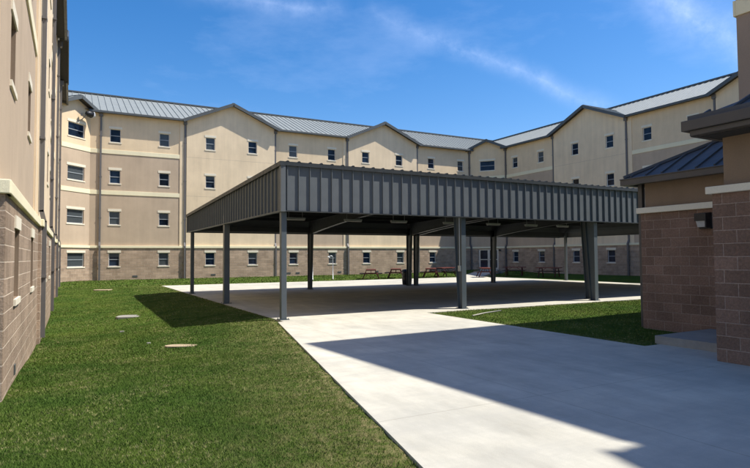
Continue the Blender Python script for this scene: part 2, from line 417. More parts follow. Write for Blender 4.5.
def build_lawn():
    xs = np.concatenate([np.arange(-2.2, 12.5, .18), np.arange(12.5, 46, .6)]); ys = np.concatenate([np.arange(-9, 18, .22), np.arange(18, 48, .5)])
    V = []; E = []
    for y in ys:
        for x in xs:
            V.append((x, y, lawnz(x, y)))
            e = 0
            # distance to the walkway / slab left edge
            if y < 14.7: dd = pathL(y) - x
            else: dd = SX0 - x
            if dd > 0: e = max(0, 1 - dd / 1.9) * (.75 if y < 14.7 else .35) + max(0, 1 - dd / .22) * .7
            if x > 9 and 6.7 < y < 14.2: e = max(0, 1 - min(x - 9.2, y - 6.7, 14.0 - y) / .5) * .8
            if y > 36: e = max(0, 1 - (y - 36.1) / .7) * .7
            E.append(min(1, max(0, e)))
    nx = len(xs); Fc = [(j * nx + i, j * nx + i + 1, (j + 1) * nx + i + 1, (j + 1) * nx + i) for j in range(len(ys) - 1) for i in range(nx - 1)]
    me = bpy.data.meshes.new('lawn'); me.from_pydata(V, [], Fc); me.materials.append(mat_lawn('lawn turf')); me.polygons.foreach_set('use_smooth', [True] * len(Fc))
    ca = me.color_attributes.new('edge', 'FLOAT_COLOR', 'POINT'); ca.data.foreach_set('color', np.repeat(np.array(E), 4).ravel() if False else np.stack([E, E, E, np.ones(len(E))], 1).ravel())
    o = bpy.data.objects.new('lawn', me); COL.objects.link(o); struct(o)
build_lawn()
mb = MB(); mb.poly([(-900, -900, -1.1), (900, -900, -1.1), (900, 900, -1.1), (-900, 900, -1.1)]); struct(mb.build('ground', 'soil'))
# apron of ground behind the camera so nothing floats
mb = MB()
th = -.16
def slab(poly, z, name, mat='conc'):
    mb = MB(); n = len(poly); mb.poly([(x, y, z) for x, y in poly]); mb.poly([(x, y, z - .18) for x, y in reversed(poly)])
    for i in range(n):
        a, b = poly[i], poly[(i + 1) % n]; mb.poly([(a[0], a[1], z), (b[0], b[1], z), (b[0], b[1], z - .18), (a[0], a[1], z - .18)])
    return struct(mb.build(name, mat))
slab([(SX0, SY0), (SX1, SY0), (SX1, SY1), (SX0, SY1)], 0, 'pavilion_slab')
slab([(pathL(-9), -9), (24, -9), (24, 6.72), (9.2, 6.72), (9.25, 13.938), (pathL(13.94), 13.938)], 0, 'walkway')
slab([(9.62, 4.9), (11.42, 4.9), (11.42, 6.86), (9.62, 6.73 + .09)], .15, 'step', 'conc2')
# ramped walk to the corner door
mb = MB()
A0 = Vector((27.0, 36.108, .0)); A1 = Vector((29.38, 36.108, 0)); B0 = Vector((35.55, 43.85, .33)); B1 = Vector((36.95, 42.75, .33))
C0 = Vector((36.0, 44.75, .33)); C1 = Vector((37.5, 43.3, .33)); dz = Vector((0, 0, -.5))
mb.poly([A0, A1, B1, B0]); mb.poly([B0, B1, C1, C0])
for a, b in ((A0, B0), (B0, C0), (A1, B1), (B1, C1), (A0, A1)): mb.poly([a, b, b + dz, a + dz])
struct(mb.build('door_walk', 'conc'))

# grass blades (uncountable)
def build_grass():
    rng = np.random.default_rng(3)
    pts = []
    def scatter(x0, x1, y0, y1, dens, hh, ww):
        n = int((x1 - x0) * (y1 - y0) * dens); X = rng.uniform(x0, x1, n); Y = rng.uniform(y0, y1, n)
        H = rng.uniform(.6, 1.25, n) * hh; W = rng.uniform(.7, 1.3, n) * ww
        for x, y, h, w in zip(X, Y, H, W):
            if in_pave(x, y, -.06 * rng.random() ** 2.2) or x < -.68: continue
            if y < 14.7:
                dd = pathL(y) - x
                if 0 < dd < .16 and rng.random() < .5: continue
                if 0 < dd < 1.6 and rng.random() < .5 * (1 - dd / 1.6) * (1 if math.sin(x * 5 + y * 3) + math.sin(y * 7.3 - x * 2) > -.3 else .3): continue
            pts.append((x, y, h, w))
    scatter(-.7, 4.2, 2.4, 6.5, 6500, .024, .0034)
    scatter(-.7, 4.8, 6.5, 10.5, 3600, .024, .0048)
    scatter(-.7, 4.9, 10.5, 17, 1500, .025, .008)
    scatter(-.7, 4.9, 17, 36, 300, .024, .016)
    scatter(9.2, 19, 6.7, 13.95, 800, .025, .009)
    scatter(-.5, 37, 36.1, 45.2, 60, .05, .03)
    P = np.array(pts); n = len(P)
    Z = np.array([lawnz(x, y) for x, y in P[:, :2]])
    an = rng.uniform(0, 2 * np.pi, n); le = rng.normal(0, .55, (n, 2)) * P[:, 2:3]
    dx = np.cos(an) * P[:, 3]; dy = np.sin(an) * P[:, 3]
    V = np.zeros((n, 3, 3)); V[:, 0] = np.stack([P[:, 0] - dx, P[:, 1] - dy, Z - .004], 1); V[:, 1] = np.stack([P[:, 0] + dx, P[:, 1] + dy, Z - .004], 1)
    V[:, 2] = np.stack([P[:, 0] + le[:, 0], P[:, 1] + le[:, 1], Z + P[:, 2]], 1)
    me = bpy.data.meshes.new('grass'); me.vertices.add(n * 3); me.vertices.foreach_set('co', V.ravel())
    me.loops.add(n * 3); me.loops.foreach_set('vertex_index', np.arange(n * 3, dtype=np.int32)); me.polygons.add(n)
    me.polygons.foreach_set('loop_start', np.arange(0, n * 3, 3, dtype=np.int32)); me.update(calc_edges=True)
    m, nt, b = newmat('grass blades'); g = geo(nt)
    rnd = N(nt, 'ShaderNodeTexWhiteNoise', noise_dimensions='3D'); L(nt, stretch(nt, g, (1, 1, 1)), rnd.inputs['Vector'])
    o = mixc(nt, mapr(nt, noise(nt, g, .55, 5, .6), .35, .65, 0, 1), GREEN_A, GREEN_B)
    o = mixc(nt, mapr(nt, noise(nt, g, 45, 2, .5), .45, .75, 0, .6), o, (.10, .16, .025))
    o = mixc(nt, mapr(nt, noise(nt, g, 2.6, 7, .75), .54, .70, 0, .7), o, (.24, .22, .085))
    stw = noise(nt, g, 14, 4, .7); big = noise(nt, g, 1.1, 3, .6)
    o = mixc(nt, mathn(nt, 'MULTIPLY', mapr(nt, stw, .50, .64, 0, 1), mapr(nt, big, .44, .60, .1, .95)), o, (.36, .31, .15))
    L(nt, o, b.inputs['Base Color']); b.inputs['Roughness'].default_value = .85; b.inputs['Specular IOR Level'].default_value = .12
    me.materials.append(m)
    ob = bpy.data.objects.new('grass', me); COL.objects.link(ob); ob['kind'] = 'stuff'; ob['label'] = 'short mown green lawn grass with dry straw patches'; ob['category'] = 'grass'
build_grass()

# ================================================================== BUILDINGS
DB = .12   # bay projection
# ---- rear wing (faces the camera)
FA = Fac((0, 45.4), (1, 0), (0, -1))
A = thing('dormitory_wing', 'long four-storey tan rear wing with two gables, brick base and pale grey metal roof', 'building', (18, 45.4, 0))
segment(A, FA, 1.12, 7.83, 0, 'recess', (2.78, 6.21), pil=.49)
segment(A, FA, 7.831, 14.95, DB, 'gable', (9.65, 13.07))
segment(A, FA, 14.951, 21.83, 0, 'recess', (16.63, 20.24), pil=.49)
segment(A, FA, 21.831, 29.1, DB, 'gable', (23.57, 27.13))
segment(A, FA, 29.101, 35.55, 0, 'recess', (30.85, 34.4))
for u, dd in ((1.75, 0), (7.72, 0), (15.02, 0), (21.72, 0), (29.17, 0), (35.45, 0)):
    downspout(A, FA, u + (.05 if u in (1.75,) else 0), 0 if dd == 0 else DB, .09 + (DB if u in (99,) else 0.06))
for u0, u1 in ((1.0, 7.6), (15.2, 21.6), (29.35, 35.7)): gutter(A, FA, u0, u1, 0)
gable_roof(A, FA, 7.831, 14.95, DB, 4.0)
gable_roof(A, FA, 21.831, 29.1, DB, 4.0)
# wings' shared roof geometry
EY = 45.4 - .42; EXR = 37.8 - .42; EXL = -.78 + .42; RUN = 6.35; RZ = EAVE + RUN * SL
mb = MB(); t = .10
def Aroof(x, s): return (x, EY + s, EAVE + .05 + s * SL)
def roof_strips(mb, P, lo, hi, bays, run, e0, e1):
    # lo..hi along the eave; e0/e1 = slope of the end valleys (0 = square end); bays = spans where the roof starts behind the gable wall
    q = .62; mb.poly([P(lo - e0 * q, q), P(hi + e1 * q, q), P(hi + e1 * run, run), P(lo - e0 * run, run)])
    cur = lo
    for a, b in sorted(bays) + [(hi, hi)]:
        if a > cur: mb.poly([P(cur, 0), P(a, 0), P(a + (e1 * q if a == hi else 0), q), P(cur - (e0 * q if cur == lo else 0), q)])
        cur = max(cur, b)
roof_strips(mb, Aroof, EXL, EXR, [(7.83, 14.95), (21.83, 29.1)], RUN, 1, 1)
def inb(a, bays): return .62 if any(x < a < y for x, y in bays) else 0
mb.poly([(EXL - RUN, EY + RUN, EAVE + .05 + RUN * SL), (EXR + RUN, EY + RUN, EAVE + .05 + RUN * SL), (EXR + 2 * RUN, EY + 2 * RUN, EAVE), (EXL - 2 * RUN, EY + 2 * RUN, EAVE)])
ribs_plane(mb, EXL - RUN, EXR + RUN, lambda a: max(inb(a, [(7.83, 14.95), (21.83, 29.1)]), EXL - a, a - EXR), lambda a: RUN, Aroof, step=.46)
rf = mb.build('roof', 'roof', A)
mb = MB(); mb.bar((EXL - RUN, EY + RUN, RZ + .1), (EXR + RUN, EY + RUN, RZ + .1), .35, .12); mb.build('ridge_cap', 'trimdark', rf)
mb = MB(); mb.box(EXL - 12, EXR + 12, 57.3, 57.6, -.5, EAVE); mb.box(1, 36, 45.9, 57.3, EAVE - .3, EAVE - .2); mb.build('rear_wall', 'tan', A)
# small wall vents at the brick base
for u in (4.2, 9.9, 16.2, 17.0, 20.9, 24.6, 28.2):
    mb = MB(); FA.box(mb, u - .17, u + .17, .28, .40, .08 + (DB if 7.9 < u < 14.9 or 21.9 < u < 29 else 0), .11 + (DB if 7.9 < u < 14.9 or 21.9 < u < 29 else 0)); mb.build('wall_vent', 'trimdark', A)

# ---- left corner (45 degree chamfer)
FCL = Fac((1.12, 45.4), (-.7071, -.7071), (.7071, -.7071))
CL = thing('corner_tower', 'narrow angled corner bay with wide windows and a small gable, beside the left wing', 'building', (.3, 44.6, 0))
segment(CL, FCL, 0, 2.55, .0, 'corner', (), wide=((1.25, (0, 1, 2, 3)),))
gable_roof(CL, FCL, 0, 2.55, 0, 4.0, over=.45, side=.42)
# ---- right corner
pR0 = Vector((35.55, 45.4, 0)); pR1 = Vector((37.8, 42.62, 0)); tR = (pR1 - pR0); wR = tR.length; tR.normalize(); nR = Vector((tR.y, -tR.x, 0))
if nR.x > 0: nR = -nR
FCR = Fac(pR0, tR, nR)
CR = thing('corner_tower', 'angled corner bay with small gable and ground floor double door, between rear and right wings', 'building', (36.7, 44, 0))
segment(CR, FCR, 0, wR, 0, 'corner', (), wide=((wR / 2, (1, 2, 3)),), door=(wR / 2 + .02, .98, .36, 2.34))
gable_roof(CR, FCR, 0, wR, 0, 4.2, over=.40, side=.30)
dr = MB(); c = wR / 2 + .02
for a in (-.98, -.04, .90): FCR.box(dr, c + a, c + a + .08, .36, 2.34, -.06, .02)
for a, b in ((-.90, -.04), (.04, .90)):
    FCR.box(dr, c + a, c + b, .361, .50, -.055, .015); FCR.box(dr, c + a, c + b, 2.24, 2.339, -.055, .015); FCR.box(dr, c + a, c + b, 1.28, 1.36, -.055, .015)
    for e in (a, b - .07): FCR.box(dr, c + e + .001, c + e + .069, .50, 2.24, -.055, .013)
dr = dr.build('double_door', 'galv', CR)
pn = MB(); FCR.box(pn, c - .9, c + .9, .4, 2.3, -.04, -.02); pn.build('pane', 'glass', dr)
hd = MB(); hd.tube([FCR.P(c - .1, 1.15, .06), FCR.P(c - .1, 1.5, .06)], .015); hd.tube([FCR.P(c + .1, 1.15, .06), FCR.P(c + .1, 1.5, .06)], .015); hd.build('handle', 'galv', dr)
lm = MB(); FCR.box(lm, c + 1.02, c + 1.22, 2.15, 2.33, .09, .22); lm.build('entry_lamp', 'black', CR)

# ---- right wing
FR = Fac((37.8, 0), (0, -1), (-1, 0))
RW = thing('dormitory_wing', 'shaded four-storey right wing with brick base, gables and bright sunlit metal roof', 'building', (38, 30, 0))
segment(RW, FR, -42.62, -36.151, 0, 'recess', (-41.25, -37.85), pil=.0)
segment(RW, FR, -36.15, -28.8, DB, 'gable', (-33.75, -30.25))
segment(RW, FR, -28.799, -21.8, 0, 'recess', (-27.0, -23.45), pil=-.52)
segment(RW, FR, -21.799, -14.5, DB, 'gable', (-19.9, -16.4))
segment(RW, FR, -14.499, -8.0, 0, 'recess', (-12.8, -9.6))
for u in (-42.5, -36.25, -28.72, -21.9, -14.4): downspout(RW, FR, u, 0 if u != -28.72 else 0, .09 + .06)
for u0, u1 in ((-42.8, -36.4), (-28.5, -22.1), (-14.2, -8)): gutter(RW, FR, u0, u1, 0)
gable_roof(RW, FR, -36.15, -28.8, DB, 4.0); gable_roof(RW, FR, -21.799, -14.5, DB, 4.0)
def Rroof(y, s): return (EXR + s, y, EAVE + .045 + s * SL)
RB = [(14.5, 21.8), (28.8, 36.15)]
mb = MB(); roof_strips(mb, Rroof, 8, EY, RB, RUN, 0, 1)
mb.poly([(EXR + RUN, EY + RUN, RZ + .04), (EXR + RUN, 8, RZ + .04), (EXR + 2 * RUN, 8, EAVE), (EXR + 2 * RUN, EY + RUN * 2, EAVE)])
ribs_plane(mb, 8, EY + RUN, lambda a: max(inb(a, RB), a - EY), lambda a: RUN, Rroof, step=.46)
M['roof_r'] = mat_metal('pale galvalume seam roof', (.38, .39, .37), .6, 0, .06, .3)
rf = mb.build('roof', 'roof_r', RW)
mb = MB(); mb.bar((EXR + RUN, 8, RZ + .1), (EXR + RUN, EY + RUN, RZ + .1), .35, .12); mb.build('ridge_cap', 'trimdark', rf)
mb = MB(); mb.box(50, 50.3, 8, 57, -.5, EAVE); mb.box(38, 50.3, 7.9, 8.0, -.5, EAVE); mb.build('rear_wall', 'tan', RW)

# ---- left wing (close to the camera)
FL = Fac((-.78, 0), (0, 1), (1, 0))
LW = thing('dormitory_wing', 'tall left wing seen edge-on, pale split-face block base under pinkish tan stucco', 'building', (-.8, 25, 0))
segment(LW, FL, 7.95, 15.5, 0, 'recess', (9.6, 13.2), pil=.52, zb=-.8, jamb_shade=1)
segment(LW, FL, 15.501, 23.6, .06, 'gable', (18.0, 21.4), zb=-.8, jamb_shade=1)
segment(LW, FL, 23.601, 31.0, 0, 'recess', (25.9, 29.0), pil=.52, zb=-.8, jamb_shade=1)
segment(LW, FL, 31.001, 38.2, .06, 'gable', (32.9, 36.4), zb=-.8, jamb_shade=1)
segment(LW, FL, 38.201, 43.6, 0, 'recess', (39.9, 42.0), zb=-.8, jamb_shade=1)
for u in (16.0, 23.95, 31.3, 38.3): downspout(LW, FL, u, .06, .12, z_bot=-.25, w=.16)
for u0, u1 in ((7.6, 15.3), (23.8, 30.8), (38.4, 43.9)): gutter(LW, FL, u0, u1, 0)
gable_roof(LW, FL, 15.501, 23.6, .06, 4.2); gable_roof(LW, FL, 31.001, 38.2, .06, 4.0)
def Lroof(y, s): return (EXL - s, y, EAVE + .04 + s * SL)
LB = [(15.5, 23.6), (31, 38.2)]
mb = MB(); roof_strips(mb, Lroof, 7.6, EY, LB, RUN, 0, 1)
mb.poly([(EXL - RUN, EY + RUN, RZ), (EXL - RUN, 7.6, RZ), (EXL - 2 * RUN, 7.6, EAVE), (EXL - 2 * RUN, EY + RUN * 2, EAVE)])
ribs_plane(mb, 7.7, EY + RUN, lambda a: max(inb(a, LB), a - EY), lambda a: RUN, Lroof, step=.46)
rf = mb.build('roof', 'roof', LW)
mb = MB(); mb.bar((EXL - RUN, 7.6, RZ + .05), (EXL - RUN, EY + RUN, RZ + .05), .35, .12); mb.build('ridge_cap', 'trimdark', rf)
# end wall facing the camera side
mb = MB(); mb.box(-12.5, -.695, 7.93, 8.3, -.8, BR); mb.build('brick_base', 'block_light', LW)
mb = MB(); mb.box(-12.5, -.785, 7.955, 8.3, BR + .17, EAVE); mb.box(-12.5, -12.3, 8.3, 57, -.5, EAVE); mb.build('end_wall', 'pink', LW)
mb = MB(); mb.box(-12.5, -.64, 7.875, 8.3, BR, BR + .169); mb.build('string_course', 'trim', LW, bevel=.012)
mb = MB(); FL.box(mb, 9.45, 9.6, .02, .16, .085, .105); mb.build('wall_vent', 'trimdark', LW)

# ---- floodlight on the left corner bay
fl = thing('floodlight', 'floodlight with dark housing and round pale lamp under the small left corner gable', 'light', tuple(FCL.P(.55, 11.9, 0)))
q = FCL.P(.75, 12.05, 0)
mb = MB(); mb.tube([FCL.P(1.3, 11.35, .05), FCL.P(1.1, 11.5, .3), FCL.P(.95, 11.85, .5)], .03); mb.box(q.x - .12, q.x + .02, q.y - .5, q.y - .3, q.z - .28, q.z - .1); mb.build('bracket', 'trimdark', fl)
mb = MB(); a = FCL.P(.9, 12.0, .45); b = FCL.P(.45, 11.95, .55); mb.tube([a, a.lerp(b, .35), b], [.12, .22, .24], 14); mb.build('housing', 'black', fl, smooth=True)
mb = MB(); c2 = FCL.P(.38, 11.93, .56); mb.tube([b, b.lerp(c2, .5), c2 + (c2 - b) * 1.6], [.23, .26, .12], 14); mb.build('lens', 'lens', fl, smooth=True)

# ================================================================== RIGHT-HAND BLOCK NEAR THE CAMERA
rot = R(-3.0)
TE = Vector((math.sin(rot), math.cos(rot), 0)); FE = Fac((11.5, 6.2), (-TE.x, -TE.y), (-math.cos(rot), math.sin(rot)))
EW = thing('dormitory_block', 'tall shaded tan end block cut off by the right edge of the view', 'building', (14, 0, 0))
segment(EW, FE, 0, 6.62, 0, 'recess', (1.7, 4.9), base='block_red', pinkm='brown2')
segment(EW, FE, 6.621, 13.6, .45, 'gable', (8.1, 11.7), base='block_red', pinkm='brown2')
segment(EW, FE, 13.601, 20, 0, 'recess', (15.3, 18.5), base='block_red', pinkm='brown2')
gutter(EW, FE, -.45, 6.4, 0, over=.30); gutter(EW, FE, 14, 20, 0, over=.30)
gable_roof(EW, FE, 6.621, 13.6, .45, 4.0, over=.3, side=.12)
def Er(u, s): 
    p = FE.P(u, EAVE + .05 + s * SL, .40 - s); return tuple(p)
mb = MB(); mb.poly([Er(-.45, 0), Er(20, 0), Er(20, RUN), Er(-.45 + RUN, RUN)])
mb.poly([Er(-.45, 0), Er(-.45 + RUN, RUN), FE.P(-.45, EAVE + .05, .4 - 2 * RUN)])
mb.poly([FE.P(-.45, EAVE + .05, .4 - 2 * RUN), Er(-.45 + RUN, RUN), Er(20, RUN), FE.P(20, EAVE + .05, .4 - 2 * RUN)])
ribs_plane(mb, -.4, 20, lambda a: 0, lambda a: min(RUN, a + .45), Er, step=.46)
mb.build('roof', 'roof', EW)
mb = MB(); FE.box(mb, 0, 20, -.3, EAVE, -12, -.32); mb.build('end_wall', 'tan', EW)
# side band on the +Y face corner
for z0, z1 in ((BR, BR + .17), (6.35, 6.66), (9.37, 9.68)):
    mb = MB(); FE.box(mb, -.04, .0, z0, z1, -12, .035); mb.build('string_course', 'trim', EW)

# low annex
AX = thing('low_annex', 'single-storey red-brown block annex with dark hipped metal roof on the right', 'building', (13, 7.4, 0))
FB = Fac((11.5, 8.43), (0, -1), (-1, 0)); FB2 = Fac((11.5, 8.43), (1, 0), (0, 1))
mb = MB()
mb.poly([FB.P(0, -.3), FB.P(3.6, -.3), FB.P(3.6, 2.6), FB.P(0, 2.6)]); mb.poly([FB2.P(0, -.3), FB2.P(7, -.3), FB2.P(7, 2.6), FB2.P(0, 2.6)]); mb.build('brick_base', 'block_red', AX)
mb = MB(); FB.box(mb, -.07, 3.5, 2.6, 2.73, -.2, .07); FB2.box(mb, -.0, 7, 2.6, 2.73, -.2, .07); mb.build('string_course', 'cast', AX, bevel=.01)
mb = MB(); mb.box(11.57, 18, 6.3, 8.36, 2.73, 3.36); mb.build('wall', 'brown_stucco', AX)
ex, ey, ez, hs = 11.25, 8.66, 3.42, .54
mb = MB(); W2 = 1.95
mb.poly([(ex, ey, ez), (ex, 6.0, ez), (ex + W2 + .9, 6.0, ez + hs * (W2 + .9)), (ex + W2, ey - W2, ez + hs * W2)])
mb.poly([(ex, ey, ez), (ex + W2, ey - W2, ez + hs * W2), (18, ey - W2, ez + hs * W2), (18, ey, ez)])
def axr(y, s): return (ex + s, y, ez + hs * s)
ribs_plane(mb, 6.0, ey, lambda a: 0, lambda a: min(W2 + .5, ey - a), axr, step=.42, h=.04)
def axr2(x, s): return (x, ey - s, ez + hs * s)
ribs_plane(mb, ex, 18, lambda a: 0, lambda a: min(W2, a - ex), axr2, step=.42, h=.04)
mb.bar((ex, ey, ez + .03), (ex + W2, ey - W2, ez + hs * W2 + .03), .12, .06)
rf = mb.build('roof', 'roof_dark', AX)
mb = MB(); mb.box(ex - .06, ex + .07, 6.0, ey + .06, ez - .17, ez - .02); mb.box(ex + .07, 18, ey - .07, ey + .06, ez - .17, ez - .02)
mb.box(ex - .085, ex - .06, 6.0, ey + .06, ez - .04, ez - .01); mb.build('gutter', 'gutter_brown', AX, bevel=.015)
mb = MB(); mb.box(ex + .07, 11.57, 6.0, ey - .07, ez - .10, ez - .07); mb.box(11.57, 18, 8.36, ey - .07, ez - .10, ez - .07); mb.build('soffit', 'soffit', AX)
mb = MB(); mb.box(11.60, 11.70, 8.46, 8.56, .0, 3.3); mb.build('downspout', 'gutter_brown', AX)

# porch with pillar and skirt roof
PO = thing('entrance_porch', 'porch with red-brown block pillar, cream cap band and deep dark eave at right edge', 'porch', (9.2, 4.6, 0))
mb = MB(); mb.box(8.85, 9.75, 3.9, 5.22, -.1, 2.60); mb.build('pillar', 'block_red', PO)
mb = MB(); mb.box(8.78, 9.82, 3.83, 5.29, 2.60, 2.715); mb.build('cap_band', 'cast', PO, bevel=.01)
mb = MB(); mb.box(8.97, 9.63, 4.02, 5.10, 2.715, 3.5); mb.build('pillar_top', 'brown_stucco', PO)
mb = MB(); mb.box(8.55, 11.45, -2.0, 5.18, 3.48, 3.50); so = mb.build('soffit', 'soffit', PO)
px, py, pz = 8.32, 5.36, 3.60
mb = MB(); mb.box(px, px + .12, -2, py, pz - .04, pz + .12); mb.box(px + .12, 11.45, py - .12, py, pz - .04, pz + .12)
mb.box(px + .06, px + .14, -2, py - .1, pz - .12, pz - .04); mb.box(px + .14, 11.45, py - .16, py - .06, pz - .12, pz - .04)
mb.box(px + .14, 8.58, -2, py - .16, pz - .115, pz - .10); mb.build('gutter', 'gutter_brown', PO, bevel=.012)
mb = MB(); hp = .5
mb.poly([(px + .1, py - .08, pz + .14), (px + .1, -2, pz + .14), (11.45, -2, pz + .14 + 3.03 * hp), (11.45, py - 3.11, pz + .14 + 3.03 * hp)])
mb.poly([(px + .1, py - .08, pz + .14), (11.45, py - 3.11, pz + .14 + 3.03 * hp), (11.45, py - .08, pz + .14)])
def por(y, s): return (px + .1 + s, y, pz + .15 + s * hp)
ribs_plane(mb, -2, py - .08, lambda a: 0, lambda a: min(3.1, py - .08 - a), por, step=.42, h=.04)
mb.box(px + .08, px + .16, -2, py - .06, pz + .12, pz + .2); mb.build('roof', 'roof_dark', PO)

# wall lamp
wl = thing('wall_lamp', 'small black box wall lamp with milky lens on the red-brown annex wall', 'lamp', (11.42, 6.92, 2.2))
mb = MB(); mb.hexa([(11.5, 6.8, 2.42), (11.5, 7.04, 2.42), (11.28, 7.04, 2.34), (11.28, 6.8, 2.34), (11.5, 6.8, 2.52), (11.5, 7.04, 2.52), (11.28, 7.04, 2.50), (11.28, 6.8, 2.50)])
mb.box(11.44, 11.499, 6.8, 7.04, 2.18, 2.42); mb.box(11.29, 11.44, 6.80, 6.83, 2.2, 2.38); mb.build('housing', 'black', wl, bevel=.008)
mb = MB(); mb.hexa([(11.44, 6.84, 2.22), (11.44, 7.02, 2.22), (11.36, 7.02, 2.22), (11.36, 6.84, 2.22), (11.44, 6.84, 2.40), (11.44, 7.02, 2.40), (11.30, 7.02, 2.36), (11.30, 6.84, 2.36)]); mb.build('lens', 'lens', wl)

# ================================================================== PAVILION
PV = thing('pavilion', 'large open charcoal metal pavilion with ribbed fascia on steel columns over the slab', 'pavilion', (17, 21, 0))
PX0, PX1, PY0, PY1 = 4.90, 29.4, 14.20, 27.85
ZF, ZR, ZB = 4.15, 3.68, 2.90
def rz(y): return ZF + (ZR - ZF) * (y - PY0) / (PY1 - PY0)
RIB = .323
# front and rear fascia panels
def fascia_x(y, zt, sgn, name):
    mb = MB(); mb.box(PX0, PX1, min(y, y - sgn * .03), max(y, y - sgn * .03), ZB, zt)
    n = int((PX1 - PX0) / RIB)
    for i in range(n + 1):
        x = PX0 + .13 + i * RIB
        if x > PX1 - .02: break
        a, b = (y - sgn * .012, y + sgn * .048)
        lo, hi = min(a, b), max(a, b)
        # trapezoid rib
        mb.hexa([(x - .02, a, ZB), (x + .02, a, ZB), (x + .011, b, ZB), (x - .011, b, ZB), (x - .02, a, zt), (x + .02, a, zt), (x + .011, b, zt), (x - .011, b, zt)])
    f = mb.build(name, 'canopy', PV)
    c = MB(); c.box(PX0 - .06, PX1 + .06, min(y - sgn * .04, y + sgn * .075), max(y - sgn * .04, y + sgn * .075), zt - .06, zt + .035); c.build('cap_trim', 'canopy_dark', f)
    c = MB(); c.box(PX0, PX1, min(y - sgn * .05, y + sgn * .06), max(y - sgn * .05, y + sgn * .06), ZB - .03, ZB); c.build('bottom_trim', 'canopy_dark', f)
fascia_x(PY0, ZF, -1, 'front_fascia'); fascia_x(PY1, ZR, 1, 'rear_fascia')
def fascia_y(x, sgn, name):
    mb = MB(); x2 = x - sgn * .03
    mb.hexa([(min(x, x2), PY0, ZB), (max(x, x2), PY0, ZB), (max(x, x2), PY1, ZB), (min(x, x2), PY1, ZB), (min(x, x2), PY0, rz(PY0)), (max(x, x2), PY0, rz(PY0)), (max(x, x2), PY1, rz(PY1)), (min(x, x2), PY1, rz(PY1))])
    y = PY0 + .13
    while y < PY1 - .02:
        b = x + sgn * .05; zt = rz(y) - .01; x3 = x - sgn * .012
        mb.hexa([(x3, y - .02, ZB + .002), (x3, y + .02, ZB + .002), (b, y + .011, ZB + .002), (b, y - .011, ZB + .002), (x3, y - .02, zt), (x3, y + .02, zt), (b, y + .011, zt), (b, y - .011, zt)])
        y += RIB
    f = mb.build(name, 'canopy_side', PV)
    c = MB(); c.bar((x + sgn * .03, PY0 - .08, rz(PY0) - .01), (x + sgn * .03, PY1 + .08, rz(PY1) - .01), .12, .12); c.build('cap_trim', 'canopy_dark', f)
    c = MB(); c.box(min(x - sgn * .05, x + sgn * .06), max(x - sgn * .05, x + sgn * .06), PY0, PY1, ZB - .03, ZB); c.build('bottom_trim', 'canopy', f)
M['canopy_side'] = M['canopy']
fascia_y(PX0, -1, 'side_fascia'); fascia_y(PX1, 1, 'side_fascia')
for xa, sa in ((PX0, -1), (PX1, 1)):
    for ya, sb, zt in ((PY0, -1, ZF), (PY1, 1, ZR)):
        c = MB(); c.box(min(xa - sa * .07, xa + sa * .062), max(xa - sa * .07, xa + sa * .062), min(ya - sb * .07, ya + sb * .062), max(ya - sb * .07, ya + sb * .062), ZB - .033, zt - .062); c.build('corner_trim', 'canopy', PV)
# roof deck with ribs whose ends show over the front cap
mb = MB()
mb.hexa([(PX0 - .02, PY0 - .05, rz(PY0 - .05) + .03), (PX1 + .02, PY0 - .05, rz(PY0 - .05) + .03), (PX1 + .02, PY1 + .05, rz(PY1 + .05) + .03), (PX0 - .02, PY1 + .05, rz(PY1 + .05) + .03),
         (PX0 - .02, PY0 - .05, rz(PY0 - .05) + .05), (PX1 + .02, PY0 - .05, rz(PY0 - .05) + .05), (PX1 + .02, PY1 + .05, rz(PY1 + .05) + .05), (PX0 - .02, PY1 + .05, rz(PY1 + .05) + .05)])
i = 0
while PX0 + .13 + i * RIB < PX1 - .02:
    x = PX0 + .13 + i * RIB; a, b = PY0 - .07, PY1 + .08
    mb.hexa([(x - .045, a, rz(a) + .045), (x + .045, a, rz(a) + .045), (x + .045, b, rz(b) + .045), (x - .045, b, rz(b) + .045), (x - .02, a, rz(a) + .075), (x + .02, a, rz(a) + .075), (x + .02, b, rz(b) + .075), (x - .02, b, rz(b) + .075)]); i += 1
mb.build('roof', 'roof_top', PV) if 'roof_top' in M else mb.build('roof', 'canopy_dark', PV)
# purlins
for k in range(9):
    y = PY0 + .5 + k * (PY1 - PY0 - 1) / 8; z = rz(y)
    mb = MB(); mb.box(PX0 + .05, PX1 - .05, y - .035, y + .035, z - .18, z + .02); mb.build('purlin', 'under', PV)
